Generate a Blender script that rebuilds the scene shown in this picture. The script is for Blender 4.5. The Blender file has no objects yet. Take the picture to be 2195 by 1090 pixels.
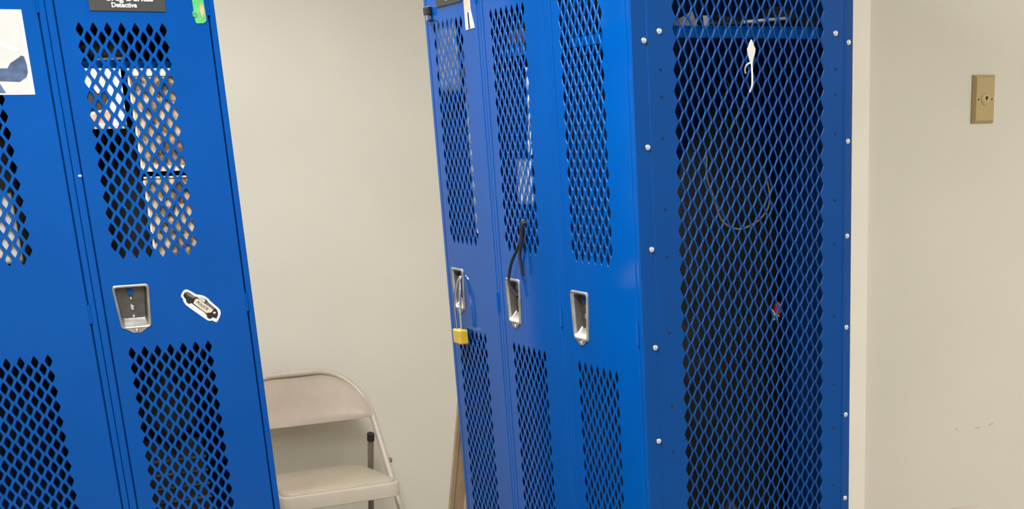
import bpy, bmesh, math, random
from mathutils import Vector, Matrix, Euler
random.seed(7)
SC = bpy.context.scene
COL = SC.collection
PI = math.pi

# ------------------------------------------------------------------ measures
YL, XM, YS = 3.041, 1.0494, 2.044          # left bank front, middle bank front, middle bank end
W, D = 0.3048, 0.4160                      # one locker: 12 in wide, 16 in deep
FLOOR, CEIL = -1.52, 0.95                  # camera height is z = 0
BASE, TOP = -1.42, 0.56                    # locker body bottom / top
U0L = 0.348                                # x of the left side of the locker in the left bank
V0M = 2.353                                # y of the far side of the end locker in the middle bank
PH, PV = 0.02493, 0.0301                   # pitch of the diamonds in the doors

# ------------------------------------------------------------------ materials
def mat(name, rgb, rough=0.5, metal=0.0, noise=0.0, nscale=30, bump=0.0, bscale=200, spec=0.5, coat=0.0,
        rgb2=None, ndetail=3.0, dist=0.0, contrast=(0.35, 0.65)):
    m = bpy.data.materials.new(name); m.use_nodes = True
    nt = m.node_tree; b = nt.nodes['Principled BSDF']
    b.inputs['Base Color'].default_value = (*rgb, 1)
    b.inputs['Roughness'].default_value = rough
    b.inputs['Metallic'].default_value = metal
    b.inputs['Specular IOR Level'].default_value = spec
    b.inputs['Coat Weight'].default_value = coat
    tc = nt.nodes.new('ShaderNodeTexCoord')
    if rgb2 is not None or noise > 0:
        n = nt.nodes.new('ShaderNodeTexNoise'); n.inputs['Scale'].default_value = nscale
        n.inputs['Detail'].default_value = ndetail; n.inputs['Distortion'].default_value = dist
        nt.links.new(tc.outputs['Object'], n.inputs['Vector'])
        r = nt.nodes.new('ShaderNodeValToRGB')
        if rgb2 is None:
            rgb2 = tuple(c * (1 - noise) for c in rgb)
        r.color_ramp.elements[0].color = (*rgb2, 1); r.color_ramp.elements[1].color = (*rgb, 1)
        r.color_ramp.elements[0].position, r.color_ramp.elements[1].position = contrast
        nt.links.new(n.outputs['Fac'], r.inputs['Fac'])
        nt.links.new(r.outputs['Color'], b.inputs['Base Color'])
    if bump > 0:
        n2 = nt.nodes.new('ShaderNodeTexNoise'); n2.inputs['Scale'].default_value = bscale
        n2.inputs['Detail'].default_value = 2
        nt.links.new(tc.outputs['Object'], n2.inputs['Vector'])
        bp = nt.nodes.new('ShaderNodeBump'); bp.inputs['Strength'].default_value = bump
        bp.inputs['Distance'].default_value = 0.002
        nt.links.new(n2.outputs['Fac'], bp.inputs['Height'])
        nt.links.new(bp.outputs['Normal'], b.inputs['Normal'])
    return m

def emis(name, rgb, s):
    m = bpy.data.materials.new(name); m.use_nodes = True
    b = m.node_tree.nodes['Principled BSDF']
    b.inputs['Base Color'].default_value = (*rgb, 1)
    b.inputs['Emission Color'].default_value = (*rgb, 1)
    b.inputs['Emission Strength'].default_value = s
    return m

BLUE = mat('blue_enamel', (0.0004, 0.072, 0.330), 0.09, noise=0.08, nscale=6, bump=0.004, bscale=900, spec=0.20)
BLUE_M = mat('blue_enamel_mesh_shaded', (0.0005, 0.058, 0.265), 0.45, noise=0.08, nscale=6, spec=0.15)  # door enamel darkened to paint in the weaker light on the side panel
BLUE_DK = mat('blue_enamel_shaded', (0.0006, 0.030, 0.14), 0.5, noise=0.1, nscale=5)  # same enamel, with the shade inside the lockers put into the colour
GAP = mat('dark_gap', (0.002, 0.006, 0.03), 0.8, noise=0.1)
WALL = mat('wall_paint', (0.70, 0.675, 0.60), 0.65, noise=0.035, nscale=3.0, bump=0.10, bscale=160, ndetail=5)
TRIMW = mat('trim_paint', (0.92, 0.89, 0.80), 0.4, noise=0.03, nscale=8)
CEILM = mat('ceiling_tile', (0.78, 0.77, 0.73), 0.9, noise=0.12, nscale=60, bump=0.2, bscale=120)
FLOORM = mat('floor_tile', (0.47, 0.42, 0.34), 0.35, rgb2=(0.40, 0.355, 0.285), nscale=14, ndetail=8)
STEEL = mat('stainless', (0.50, 0.485, 0.445), 0.34, metal=0.75, noise=0.25, nscale=40)
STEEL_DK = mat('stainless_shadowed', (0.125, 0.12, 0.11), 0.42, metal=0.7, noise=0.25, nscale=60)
CHROME = mat('bright_plated', (0.85, 0.85, 0.86), 0.16, metal=1.0, noise=0.05)
BOLTM = mat('zinc_bolt', (0.80, 0.80, 0.80), 0.30, metal=0.85, noise=0.05)
BLACK = mat('black_plastic', (0.012, 0.012, 0.013), 0.35, noise=0.2)
CORDM = mat('black_cord', (0.006, 0.008, 0.012), 0.55, noise=0.3, nscale=300)
PLATE = mat('engraving_plate', (0.030, 0.029, 0.025), 0.6, noise=0.15, nscale=60)
WHITE = mat('white_print', (0.74, 0.74, 0.73), 0.5, noise=0.03)
INKW = mat('white_lettering', (0.9, 0.9, 0.88), 0.5, noise=0.02)
PAPER = mat('paper', (0.88, 0.88, 0.88), 0.6, noise=0.06, nscale=20)
CHVIN = mat('vinyl_taupe', (0.44, 0.365, 0.30), 0.36, rgb2=(0.385, 0.315, 0.255), nscale=9, bump=0.25, bscale=38, ndetail=6)
CHSEAT = mat('vinyl_seat', (0.45, 0.385, 0.305), 0.42, rgb2=(0.39, 0.335, 0.255), nscale=7, bump=0.12, bscale=40, ndetail=6)
CHFR = mat('beige_steel', (0.50, 0.445, 0.375), 0.35, noise=0.06, nscale=12)
CHFR_DK = mat('shaded_brown_steel', (0.20, 0.17, 0.15), 0.35, noise=0.1, nscale=12)  # frame steel darkened; the shadow on the rear legs is in the colour
RUBBER = mat('rubber', (0.01, 0.01, 0.01), 0.6, noise=0.2)
CARD = mat('cardboard', (0.30, 0.205, 0.115), 0.75, rgb2=(0.25, 0.17, 0.095), nscale=25)
CARD_L = mat('cardboard_edge', (0.44, 0.34, 0.22), 0.75, noise=0.1)
IVORY = mat('ivory_plastic', (0.48, 0.365, 0.165), 0.42, noise=0.04, nscale=20)
IVORY_L = mat('ivory_insert', (0.52, 0.42, 0.22), 0.42, noise=0.04, nscale=20)
DARKHOLE = mat('socket_hole', (0.05, 0.028, 0.012), 0.8, noise=0.1)
YELLOW = mat('brass_yellow', (0.60, 0.41, 0.04), 0.35, noise=0.12, nscale=60)
GREEN = mat('green_print', (0.06, 0.40, 0.10), 0.4, rgb2=(0.14, 0.52, 0.17), nscale=60)
GREEN_DK = mat('dark_green_print', (0.05, 0.25, 0.10), 0.4, noise=0.1)
PEACH = mat('peach_print', (0.62, 0.30, 0.18), 0.5, rgb2=(0.68, 0.45, 0.28), nscale=70)
ORANGE = mat('orange_print', (0.75, 0.25, 0.12), 0.5, noise=0.2, nscale=90)
NAVY = mat('navy_print', (0.022, 0.045, 0.11), 0.5, rgb2=(0.055, 0.10, 0.20), nscale=45)
NAVY2 = mat('steel_blue_print', (0.05, 0.14, 0.26), 0.5, noise=0.2, nscale=40)
GREYP = mat('grey_print', (0.46, 0.46, 0.44), 0.5, rgb2=(0.54, 0.54, 0.52), nscale=8)
PALE = mat('pale_blue_print', (0.66, 0.75, 0.80), 0.5, rgb2=(0.80, 0.84, 0.86), nscale=40)
DARKP = mat('dark_print', (0.03, 0.026, 0.022), 0.5, noise=0.3, nscale=50)
INK = mat('black_print', (0.014, 0.014, 0.016), 0.45, noise=0.2)
MIDGREY = mat('grey_ink', (0.10, 0.10, 0.10), 0.45, rgb2=(0.17, 0.17, 0.17), nscale=90)
CREAMP = mat('cream_print', (0.66, 0.56, 0.38), 0.5, rgb2=(0.70, 0.64, 0.5), nscale=60)
CAMO = mat('mottled_tan', (0.62, 0.48, 0.33), 0.85, rgb2=(0.10, 0.075, 0.05), nscale=34, ndetail=4, dist=1.2, contrast=(0.38, 0.60))
CAMO_E = mat('tan_binding', (0.80, 0.70, 0.54), 0.8, noise=0.15, nscale=60)
OLIVE = mat('dark_olive_cloth', (0.026, 0.024, 0.015), 0.9, rgb2=(0.010, 0.009, 0.006), nscale=22, ndetail=6, dist=0.6)
DARKC = mat('dark_brown_cloth', (0.026, 0.018, 0.012), 0.85, rgb2=(0.010, 0.007, 0.005), nscale=26)
REDBR = mat('reddish_brown_cloth', (0.22, 0.10, 0.075), 0.8, rgb2=(0.12, 0.06, 0.05), nscale=40)
RED = mat('red_bead', (0.45, 0.02, 0.04), 0.4, rgb2=(0.3, 0.01, 0.02), nscale=200)
RIBG = mat('pale_green_ribbon', (0.62, 0.68, 0.42), 0.5, noise=0.2, nscale=200)
BEIGEC = mat('beige_cord', (0.26, 0.21, 0.14), 0.6, noise=0.15, nscale=200)
BAGM = mat('white_blue_bag', (0.92, 0.93, 0.95), 0.4, rgb2=(0.36, 0.42, 0.54), nscale=16, ndetail=5, dist=1.0)
SKIN = mat('skin_tone_print', (0.72, 0.36, 0.25), 0.5, rgb2=(0.80, 0.50, 0.38), nscale=70)

# ------------------------------------------------------------------ helpers
def link(name, bm, mats, parent=None, smooth=False, recalc=True):
    if recalc:
        bmesh.ops.recalc_face_normals(bm, faces=bm.faces)
    me = bpy.data.meshes.new(name); bm.to_mesh(me); bm.free()
    if not isinstance(mats, (list, tuple)): mats = [mats]
    for m in mats: me.materials.append(m)
    if smooth:
        for p in me.polygons: p.use_smooth = True
        if smooth != 'all':
            me.set_sharp_from_angle(angle=math.radians(35))
    o = bpy.data.objects.new(name, me); COL.objects.link(o)
    if parent is not None: o.parent = parent
    return o

def tag(o, label=None, cat=None, group=None, kind=None):
    if label: o['label'] = label
    if cat: o['category'] = cat
    if group: o['group'] = group
    if kind: o['kind'] = kind
    return o

def empty(name, loc, rz=0.0):
    o = bpy.data.objects.new(name, None); COL.objects.link(o)
    o.empty_display_size = 0.05
    o.location = loc; o.rotation_euler = (0, 0, rz); return o

def box(bm, x0, x1, y0, y1, z0, z1, bev=0.0, mi=0):
    vs = [bm.verts.new((x, y, z)) for x in (x0, x1) for y in (y0, y1) for z in (z0, z1)]
    idx = [(0, 1, 3, 2), (4, 6, 7, 5), (0, 4, 5, 1), (2, 3, 7, 6), (0, 2, 6, 4), (1, 5, 7, 3)]
    fs = [bm.faces.new([vs[i] for i in q]) for q in idx]
    for f in fs: f.material_index = mi
    if bev > 0:
        es = list({e for f in fs for e in f.edges})
        r = bmesh.ops.bevel(bm, geom=es, offset=bev, segments=2, affect='EDGES', profile=0.5, clamp_overlap=True)
        for f in r['faces']: f.material_index = mi
    return vs

def catmull(pts, n=8):
    pts = [Vector(p) for p in pts]
    if len(pts) < 3: 
        return pts
    out = []
    P = [pts[0] * 2 - pts[1]] + pts + [pts[-1] * 2 - pts[-2]]
    for i in range(1, len(P) - 2):
        a, b, c, d = P[i - 1], P[i], P[i + 1], P[i + 2]
        for k in range(n):
            t = k / n
            out.append(0.5 * ((2 * b) + (c - a) * t + (2 * a - 5 * b + 4 * c - d) * t * t + (3 * b - a - 3 * c + d) * t ** 3))
    out.append(pts[-1]); return out

def tube(bm, pts, r, seg=10, mi=0, caps=True, rfun=None):
    pts = [Vector(p) for p in pts]
    rings = []; up = None
    for i, p in enumerate(pts):
        t = (pts[min(i + 1, len(pts) - 1)] - pts[max(i - 1, 0)]).normalized()
        if up is None:
            up = Vector((0, 0, 1)) if abs(t.z) < 0.9 else Vector((0, 1, 0))
        n = (up - t * up.dot(t)).normalized(); b = t.cross(n); up = n
        rr = rfun(i / (len(pts) - 1)) * r if rfun else r
        rings.append([bm.verts.new(p + n * (rr * math.cos(2 * PI * k / seg)) + b * (rr * math.sin(2 * PI * k / seg))) for k in range(seg)])
    for a, b in zip(rings, rings[1:]):
        for k in range(seg):
            f = bm.faces.new((a[k], a[(k + 1) % seg], b[(k + 1) % seg], b[k])); f.material_index = mi
    if caps:
        bm.faces.new(rings[0][::-1]).material_index = mi
        bm.faces.new(rings[-1]).material_index = mi

def plate_xz(bm, poly, y0, y1, mi=0):
    """prism of a polygon (x,z), between y0 (front) and y1"""
    a = [bm.verts.new((x, y0, z)) for x, z in poly]; b = [bm.verts.new((x, y1, z)) for x, z in poly]
    bm.faces.new(a).material_index = mi; bm.faces.new(b[::-1]).material_index = mi
    n = len(poly)
    for i in range(n):
        bm.faces.new((a[i], b[i], b[(i + 1) % n], a[(i + 1) % n])).material_index = mi

def dome(bm, c, r, h, axis='-y', seg=14, rings=4, mi=0):
    """a low dome of radius r and height h with its base on c, bulging towards the axis"""
    c = Vector(c); prev = None
    ax = {'-y': Vector((0, -1, 0)), '-x': Vector((-1, 0, 0)), '+z': Vector((0, 0, 1))}[axis]
    e1 = Vector((0, 0, 1)) if abs(ax.z) < 0.5 else Vector((1, 0, 0)); e2 = ax.cross(e1)
    for k in range(rings + 1):
        a = (PI / 2) * k / rings
        rr, hh = r * math.cos(a), h * math.sin(a)
        if k == rings:
            top = bm.verts.new(c + ax * h)
            for i in range(seg):
                bm.faces.new((prev[i], prev[(i + 1) % seg], top)).material_index = mi
        else:
            ring = [bm.verts.new(c + ax * hh + e1 * rr * math.cos(2 * PI * i / seg) + e2 * rr * math.sin(2 * PI * i / seg)) for i in range(seg)]
            if prev:
                for i in range(seg):
                    bm.faces.new((prev[i], prev[(i + 1) % seg], ring[(i + 1) % seg], ring[i])).material_index = mi
            prev = ring

def text_obj(s, size, m, parent, loc, rot, name='lettering', extrude=0.0003, align='CENTER', bold=0.0):
    cu = bpy.data.curves.new('t', 'FONT'); cu.body = s; cu.size = size; cu.extrude = extrude
    cu.align_x = align; cu.offset = bold; cu.resolution_u = 3
    t = bpy.data.objects.new('t', cu); COL.objects.link(t)
    bpy.context.view_layer.update()
    me = bpy.data.meshes.new_from_object(t.evaluated_get(bpy.context.evaluated_depsgraph_get()))
    bpy.data.objects.remove(t)
    me.materials.clear(); me.materials.append(m)
    o = bpy.data.objects.new(name, me); COL.objects.link(o); o.parent = parent
    o.location = loc; o.rotation_euler = rot; return o

# ------------------------------------------------------------------ perforated sheet
def perforated(bm, u_l, u_r, z_b, z_t, c0, ncol, zc0, nrow, ph, pv, hw, hh, v=0.0, thick=0.002, chamf=0.0007, half_extra=False):
    """Sheet in the plane y=v (front towards -y) from u_l..u_r, z_b..z_t with staggered diamond holes.
    ncol full columns; ncol-1 half-offset columns between them."""
    cache = {}
    def V(x, z):
        k = (round(x * 1e6), round(z * 1e6))
        if k not in cache: cache[k] = bm.verts.new((x, v, z))
        return cache[k]
    a, b = ph / 2, pv / 2
    def cell(cx, cz):
        outer = [V(cx, cz + b), V(cx + a / 2, cz + b / 2), V(cx + a, cz), V(cx + a / 2, cz - b / 2),
                 V(cx, cz - b), V(cx - a / 2, cz - b / 2), V(cx - a, cz), V(cx - a / 2, cz + b / 2)]
        def ring(d, y):
            w, h = hw + d, hh + d * 1.4
            pts = [(0, h), (w * .55, h * .54), (w, 0), (w * .55, -h * .54), (0, -h), (-w * .55, -h * .54), (-w, 0), (-w * .55, h * .54)]
            return [bm.verts.new((cx + x, y, cz + z)) for x, z in pts]
        r1 = ring(chamf, v); r2 = ring(0, v + chamf); r3 = ring(0, v + thick)
        for p, q in ((outer, r1), (r1, r2), (r2, r3)):
            for i in range(8):
                bm.faces.new((p[i], p[(i + 1) % 8], q[(i + 1) % 8], q[i]))
    for i in range(ncol):
        for n in range(nrow):
            cell(c0 + i * ph, zc0 - n * pv)
            if i < ncol - 1: cell(c0 + (i + .5) * ph, zc0 - (n + .5) * pv)
    zl = zc0 - (nrow - 1) * pv
    cl = c0 - a; cr = c0 + (ncol - 1) * ph + a
    def halves(pl):   # include edge midpoints so the borders match the cells
        out = []
        for p, q in zip(pl, pl[1:]):
            out += [p, ((p[0] + q[0]) / 2, (p[1] + q[1]) / 2)]
        return out + [pl[-1]]
    top = [(cl, zc0)]
    for i in range(ncol):
        top += [(c0 + i * ph, zc0 + b), (c0 + i * ph + a, zc0)]
    bot = [(cl, zl)]
    for i in range(ncol):
        bot.append((c0 + i * ph, zl - b))
        if i < ncol - 1: bot.append((c0 + i * ph + a, zl - pv))
    bot.append((cr, zl))
    lef = []
    rig = []
    for n in range(nrow):
        lef.append((cl, zc0 - n * pv)); rig.append((cr, zc0 - n * pv))
        if n < nrow - 1:
            lef.append((c0, zc0 - n * pv - b)); rig.append((cr - a, zc0 - n * pv - b))
    for pl, f in ((top, lambda p: (p[0], z_t)), (bot, lambda p: (p[0], z_b)), (lef, lambda p: (u_l, p[1])), (rig, lambda p: (u_r, p[1]))):
        pl = halves(pl)
        for p, q in zip(pl, pl[1:]):
            A, B, C_, D_ = V(*p), V(*q), V(*f(q)), V(*f(p))
            if len({A, B, C_, D_}) == 4: bm.faces.new((A, B, C_, D_))
    for (x0, x1) in ((u_l, cl), (cr, u_r)):
        bm.faces.new((V(x0, zc0), V(x1, zc0), V(x1, z_t), V(x0, z_t)))
        bm.faces.new((V(x0, z_b), V(x1, z_b), V(x1, zl), V(x0, zl)))

# ------------------------------------------------------------------ locker
UA, UB = 0.0165, 0.2905            # door edges
ZD0, ZD1 = -1.385, 0.525           # door bottom / top
HZ0, HZ1 = -0.342, -0.256          # handle flange
def h_outline(d=0.0, n=5, r=0.008, zb_up=0.0):
    """rounded trapezoid of the pocket handle, inset by d; points (u, z), counter-clockwise from lower left"""
    c = [(0.0405 + d, HZ0 + d + zb_up), (0.0985 - d, HZ0 + d + zb_up), (0.1055 - d, HZ1 - d), (0.0345 + d, HZ1 - d)]
    r = max(r - d * .5, 0.003); out = []
    for i in range(4):
        p, a, b = Vector(c[i]), Vector(c[i - 1]), Vector(c[(i + 1) % 4])
        da, db = (a - p).normalized(), (b - p).normalized()
        s, e = p + da * r, p + db * r
        for k in range(n + 1):
            t = k / n
            out.append((s * (1 - t) ** 2 + p * 2 * t * (1 - t) + e * t * t)[:])
    return out

def build_door(parent):
    bm = bmesh.new()
    e = 0.0018
    ul, ur, zb, zt = UA + e, UB - e, ZD0 + e, ZD1 - e
    c0 = 0.0531
    zU, zL = 0.2117, -0.3906
    u_hi, u_lo = zU + PV / 2 + 0.012, zU - 14 * PV - 0.003
    l_hi, l_lo = zL + PV / 2 + 0.003, zL - 14 * PV - 0.012
    perforated(bm, ul, ur, u_lo, u_hi, c0, 7, zU, 14, PH, PV, 0.0068, 0.0123, thick=0.0007, chamf=0.0005)
    perforated(bm, ul, ur, l_lo, l_hi, c0, 7, zL, 14, PH, PV, 0.0068, 0.0123, thick=0.0007, chamf=0.0005)
    def q(*p): bm.faces.new([bm.verts.new((x, 0, z)) for x, z in p])
    q((ul, u_hi), (ur, u_hi), (ur, zt), (ul, zt))
    q((ul, zb), (ur, zb), (ur, l_lo), (ul, l_lo))
    # middle band with the cut-out for the recessed handle
    o = [(0.0435, HZ0 + .004), (0.0955, HZ0 + .004), (0.102, HZ1 - .004), (0.0385, HZ1 - .004)]
    c = [(ul, l_hi), (ur, l_hi), (ur, u_lo), (ul, u_lo)]
    for i in range(4): q(c[i], c[(i + 1) % 4], o[(i + 1) % 4], o[i])
    # rolled edge and return flange
    def rect(d, y): return [bm.verts.new(p) for p in ((UA + d, y, ZD0 + d), (UB - d, y, ZD0 + d), (UB - d, y, ZD1 - d), (UA + d, y, ZD1 - d))]
    r0, r1, r2, r3 = rect(e, 0), rect(e * .3, e * .3), rect(0, e), rect(0, 0.016)
    for p, s in ((r0, r1), (r1, r2), (r2, r3)):
        for i in range(4): bm.faces.new((p[i], p[(i + 1) % 4], s[(i + 1) % 4], s[i]))
    door = link('door', bm, BLUE, parent)
    # recessed handle: flange, rolled rim, pocket, sloping sill and pointed tab
    bm = bmesh.new()
    L = []
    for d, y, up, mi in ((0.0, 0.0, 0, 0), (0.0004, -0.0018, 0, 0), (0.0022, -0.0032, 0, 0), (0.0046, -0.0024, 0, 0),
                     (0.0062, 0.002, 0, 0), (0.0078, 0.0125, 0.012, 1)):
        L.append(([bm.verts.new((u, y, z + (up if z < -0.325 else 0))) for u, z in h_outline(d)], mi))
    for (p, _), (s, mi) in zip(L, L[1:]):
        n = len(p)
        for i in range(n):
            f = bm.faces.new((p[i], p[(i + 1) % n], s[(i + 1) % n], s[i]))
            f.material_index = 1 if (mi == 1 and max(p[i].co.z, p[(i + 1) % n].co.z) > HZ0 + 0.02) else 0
    bm.faces.new(L[-1][0]).material_index = 1
    plate_xz(bm, [(0.046, HZ0 + 0.002), (0.0625, HZ0 - 0.0085), (0.0765, HZ0 - 0.0085), (0.093, HZ0 + 0.002)], -0.0014, 0.0, 0)
    h = link('handle', bm, [STEEL, STEEL_DK], door, smooth=True)
    h['label'] = 'stainless recessed pocket handle'
    for z, r, u in ((-0.2835, 0.0032, 0.0695), (-0.3015, 0.0062, 0.0695), (-0.3190, 0.0032, 0.0695), (HZ0 - 0.0038, 0.0036, 0.0695)):
        bm = bmesh.new(); dome(bm, (u, 0.0125 if z > HZ0 else -0.0014, z), r, r * .75)
        b = link('rivet', bm, CHROME, door, smooth='all')
    bm = bmesh.new()
    n = 14
    plate_xz(bm, [(0.0695 + 0.0055 * math.cos(2 * PI * k / n), -0.2695 + 0.0080 * math.sin(2 * PI * k / n)) for k in range(n)], 0.008, 0.0124)
    la = link('latch', bm, BLUE, door); la['label'] = 'blue latch end at the top of the pocket'
    for z1, z0 in ((0.275, 0.239), (-0.289, -0.3255), (-1.12, -1.157)):
        bm = bmesh.new()
        tube(bm, [(UB + 0.0012, -0.0004, z0), (UB + 0.0012, -0.0004, z1)], 0.0032, 10)
        link('hinge', bm, BLUE, door, smooth=True)
    bm = bmesh.new(); box(bm, UA - 0.0085, UA - 0.0025, -0.0012, 0.0015, -0.0495, -0.0462, 0.0005)
    bm.free()
    return door

def build_frame(parent):
    bm = bmesh.new()
    g = 0.0004
    box(bm, g, UA - 0.0022, 0, 0.022, BASE, TOP, 0.0014)
    box(bm, UB + 0.0022, W - g, 0, 0.022, BASE, TOP, 0.0014)
    box(bm, UA - 0.0022, UB + 0.0022, 0.0005, 0.022, ZD1 + 0.002, TOP, 0.0008)
    box(bm, UA - 0.0022, UB + 0.0022, 0.0005, 0.022, BASE, ZD0 - 0.002, 0.0008)
    # jamb behind the door gap
    box(bm, UA - 0.0022, UA + 0.004, 0.018, 0.022, ZD0 - .002, ZD1 + .002)
    box(bm, UB - 0.004, UB + 0.0022, 0.018, 0.022, ZD0 - .002, ZD1 + .002)
    return link('face_frame', bm, BLUE, parent)

def build_shell(parent, open_right=False):
    bm = bmesh.new(); g = 0.0006
    box(bm, g, g + 0.001, 0.022, D, BASE, TOP)                       # left side
    if not open_right: box(bm, W - g - 0.001, W - g, 0.022, D, BASE, TOP)
    box(bm, g + .001, W - g - .001, D - 0.001, D, BASE, TOP)         # back
    box(bm, g, W - g, 0.022, D, TOP - 0.001, TOP)                    # top
    box(bm, g, W - g, 0.022, D, BASE, BASE + 0.001)                  # bottom
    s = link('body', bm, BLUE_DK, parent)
    bm = bmesh.new()
    box(bm, 0.003, W - 0.003, 0.024, D - 0.004, 0.1565, 0.158)
    box(bm, 0.003, W - 0.003, 0.024, 0.0255, 0.1405, 0.158)
    if open_right:
        box(bm, W - 0.0060, W - 0.0045, 0.026, D - 0.006, 0.1405, 0.158)
    link('shelf', bm, BLUE, parent)
    bm = bmesh.new()
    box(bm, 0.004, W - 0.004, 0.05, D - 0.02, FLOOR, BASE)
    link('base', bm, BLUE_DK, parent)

def copy_tree(o, parent=None):
    c = o.copy(); COL.objects.link(c); c.parent = parent
    for ch in list(o.children): copy_tree(ch, c)
    return c

L2 = empty('locker', (U0L, YL, 0))
build_frame(L2); build_shell(L2); build_door(L2)
tag(L2, 'blue steel locker with a black name plate and a police car sticker on its door', 'locker', 'blue ventilated lockers')
def place(src, loc, rz, label):
    r = copy_tree(src); r.location = loc; r.rotation_euler = (0, 0, rz)
    r['label'] = label; return r
bm = bmesh.new(); box(bm, UA - 0.0085, UA - 0.0025, -0.0012, 0.0015, -0.0495, -0.0462, 0.0005)
L1 = place(L2, (U0L - W, YL, 0), 0, 'blue steel locker at the left edge with a white-bordered photo taped to its door')
bu = link('bumper', bm, PAPER, L2); bu['label'] = 'small white rubber bumper on the frame'
LA = place(L1, (XM, V0M + 2 * W, 0), -PI / 2, 'blue locker farthest along the middle row, yellow padlock hanging from its handle')
LB = place(L1, (XM, V0M + W, 0), -PI / 2, 'blue locker in the middle of the row of three, black cord hanging from its mesh')
# the end locker of the row: same front, but its open side carries the bolted mesh panel
LC = empty('locker', (XM, V0M, 0), -PI / 2)
tag(LC, 'blue locker at the near end of the middle row, with a bolted mesh side', 'locker', 'blue ventilated lockers')
for ch in list(L2.children):
    if ch.name.split('.')[0] in ('door', 'face_frame'): copy_tree(ch, LC)
build_shell(LC, open_right=True)

# bolted ventilated side panel (in the end locker's own frame: its plane is u = const)
SP = empty('side_panel', (0, 0, 0)); SP.parent = LC
SP['label'] = 'blue mesh side panel with a double row of bolts'
SP.location = (W + 0.0042, 0, 0); SP.rotation_euler = (0, 0, PI / 2)
# in SP: x runs along the depth, -y points out of the locker's open side
bm = bmesh.new()
perforated(bm, 0.0275, 0.3945, -1.36, 0.52, 1.1280 - XM, 14, 0.093 + 13 * 0.03018, 58, 0.02068, 0.03018, 0.0064, 0.0136, thick=0.0018, chamf=0.0014)
def strip(bm, pts):
    for (x0, y0), (x1, y1) in zip(pts, pts[1:]):
        bm.faces.new([bm.verts.new(p) for p in ((x0, y0, -1.40), (x1, y1, -1.40), (x1, y1, TOP), (x0, y0, TOP))])
strip(bm, [(0.0275, 0.0), (0.0268, 0.0010), (0.0258, 0.0014), (0.0012, 0.0014), (0.0003, 0.0022), (0.0, 0.004)])
strip(bm, [(0.3945, 0.0), (0.3952, -0.0014), (0.3966, -0.0016), (0.3980, -0.0002), (0.4148, 0.0050), (0.4164, 0.007), (0.4166, 0.012)])
bm.faces.new([bm.verts.new(p) for p in ((0.0275, 0, 0.52), (0.3945, 0, 0.52), (0.3945, 0, TOP), (0.0275, 0, TOP))])
bm.faces.new([bm.verts.new(p) for p in ((0.0275, 0, -1.40), (0.3945, 0, -1.40), (0.3945, 0, -1.36), (0.0275, 0, -1.36))])
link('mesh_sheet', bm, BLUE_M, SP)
bm = bmesh.new()
box(bm, 0.4100, 0.4158, 0.012, 0.014, BASE, TOP)
link('rear_flange', bm, BLUE_DK, SP)
def bolt(x, y, z, r=0.0047):
    bm = bmesh.new(); dome(bm, (x, y, z), r, r * .62, seg=16, rings=5)
    box(bm, x - 0.0005, x + 0.0005, y - r * .66, y - r * .5, z - r * .6, z + r * .6)
    return link('bolt', bm, BOLTM, SP, smooth=True)
for z in (0.1354, -0.0192, -0.1742, -0.3300, -0.4853, -0.640, -0.86, -1.08, 0.29, 0.45):
    bolt(1.0713 - XM, 0.0014, z); bolt(1.4537 - XM, 0.0018, z)
bolt(1.0977 - XM, 0, 0.1488); bolt(1.4265 - XM, 0, 0.1488)
for z in (0.0935, 0.054, -0.0065, -0.114, -0.187, -0.309, -0.429, -0.5065, -0.612, -0.70):
    for x in (1.0977 - XM, 1.4265 - XM):
        n = 10; bm = bmesh.new()
        bm.faces.new([bm.verts.new((x + .0023 * math.cos(2 * PI * k / n), -0.0002, z + .0023 * math.sin(2 * PI * k / n))) for k in range(n)])
        ho = link('bolt_hole', bm, GAP, SP); ho['label'] = 'small dark unused bolt hole'

# ------------------------------------------------------------------ things on the doors of the left bank
y = YL
np_ = empty('name_plate', (0.4925, y, 0.244))
tag(np_, 'black name plate with white lettering above the mesh of the left locker', 'name plate')
bm = bmesh.new(); box(bm, -0.0685, 0.0685, -0.0022, -0.0001, 0, 0.0508, 0.0005)
link('plate', bm, PLATE, np_)
text_obj('Detective', 0.0115, INKW, np_, (-0.0065, -0.0024, 0.0070), (PI / 2, 0, 0), bold=0.0003)
text_obj('Greg Durkes', 0.0165, INKW, np_, (0.0035, -0.0024, 0.0182), (PI / 2, 0, 0), bold=0.0004)

# green die-cut magnet at the hinge side
gm = empty('magnet', (0.6225, y, 0.225))
tag(gm, 'green die-cut vehicle magnet with a round wheel beside the hinge of the left locker', 'magnet')
bm = bmesh.new()
plate_xz(bm, [(-0.0095, 0.0015), (-0.0075, -0.0005), (0.0055, 0.0), (0.0105, 0.004), (0.0115, 0.011), (0.0105, 0.030), (0.011, 0.058), (-0.011, 0.058), (-0.0108, 0.0225), (-0.0135, 0.0185), (-0.014, 0.0140), (-0.0105, 0.0095)], -0.0016, -0.0001)
link('magnet_sheet', bm, GREEN, gm)
bm = bmesh.new()
tube(bm, [(-0.0098 + .0035 * math.cos(2 * PI * k / 18), -0.0020, 0.0143 + .0036 * math.sin(2 * PI * k / 18)) for k in range(19)], 0.0008, 6)
link('wheel', bm, GREEN_DK, gm, smooth=True)
bm = bmesh.new()
n = 16
plate_xz(bm, [(0.0055 + .0038 * math.cos(2 * PI * k / n), 0.0225 + .0125 * math.sin(2 * PI * k / n)) for k in range(n)], -0.0020, -0.0014)
link('peach_patch', bm, PEACH, gm)
bm = bmesh.new()
plate_xz(bm, [(0.0045, 0.0120), (0.0070, 0.0118), (0.0072, 0.0148), (0.0048, 0.0145)], -0.0023, -0.0018)
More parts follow.
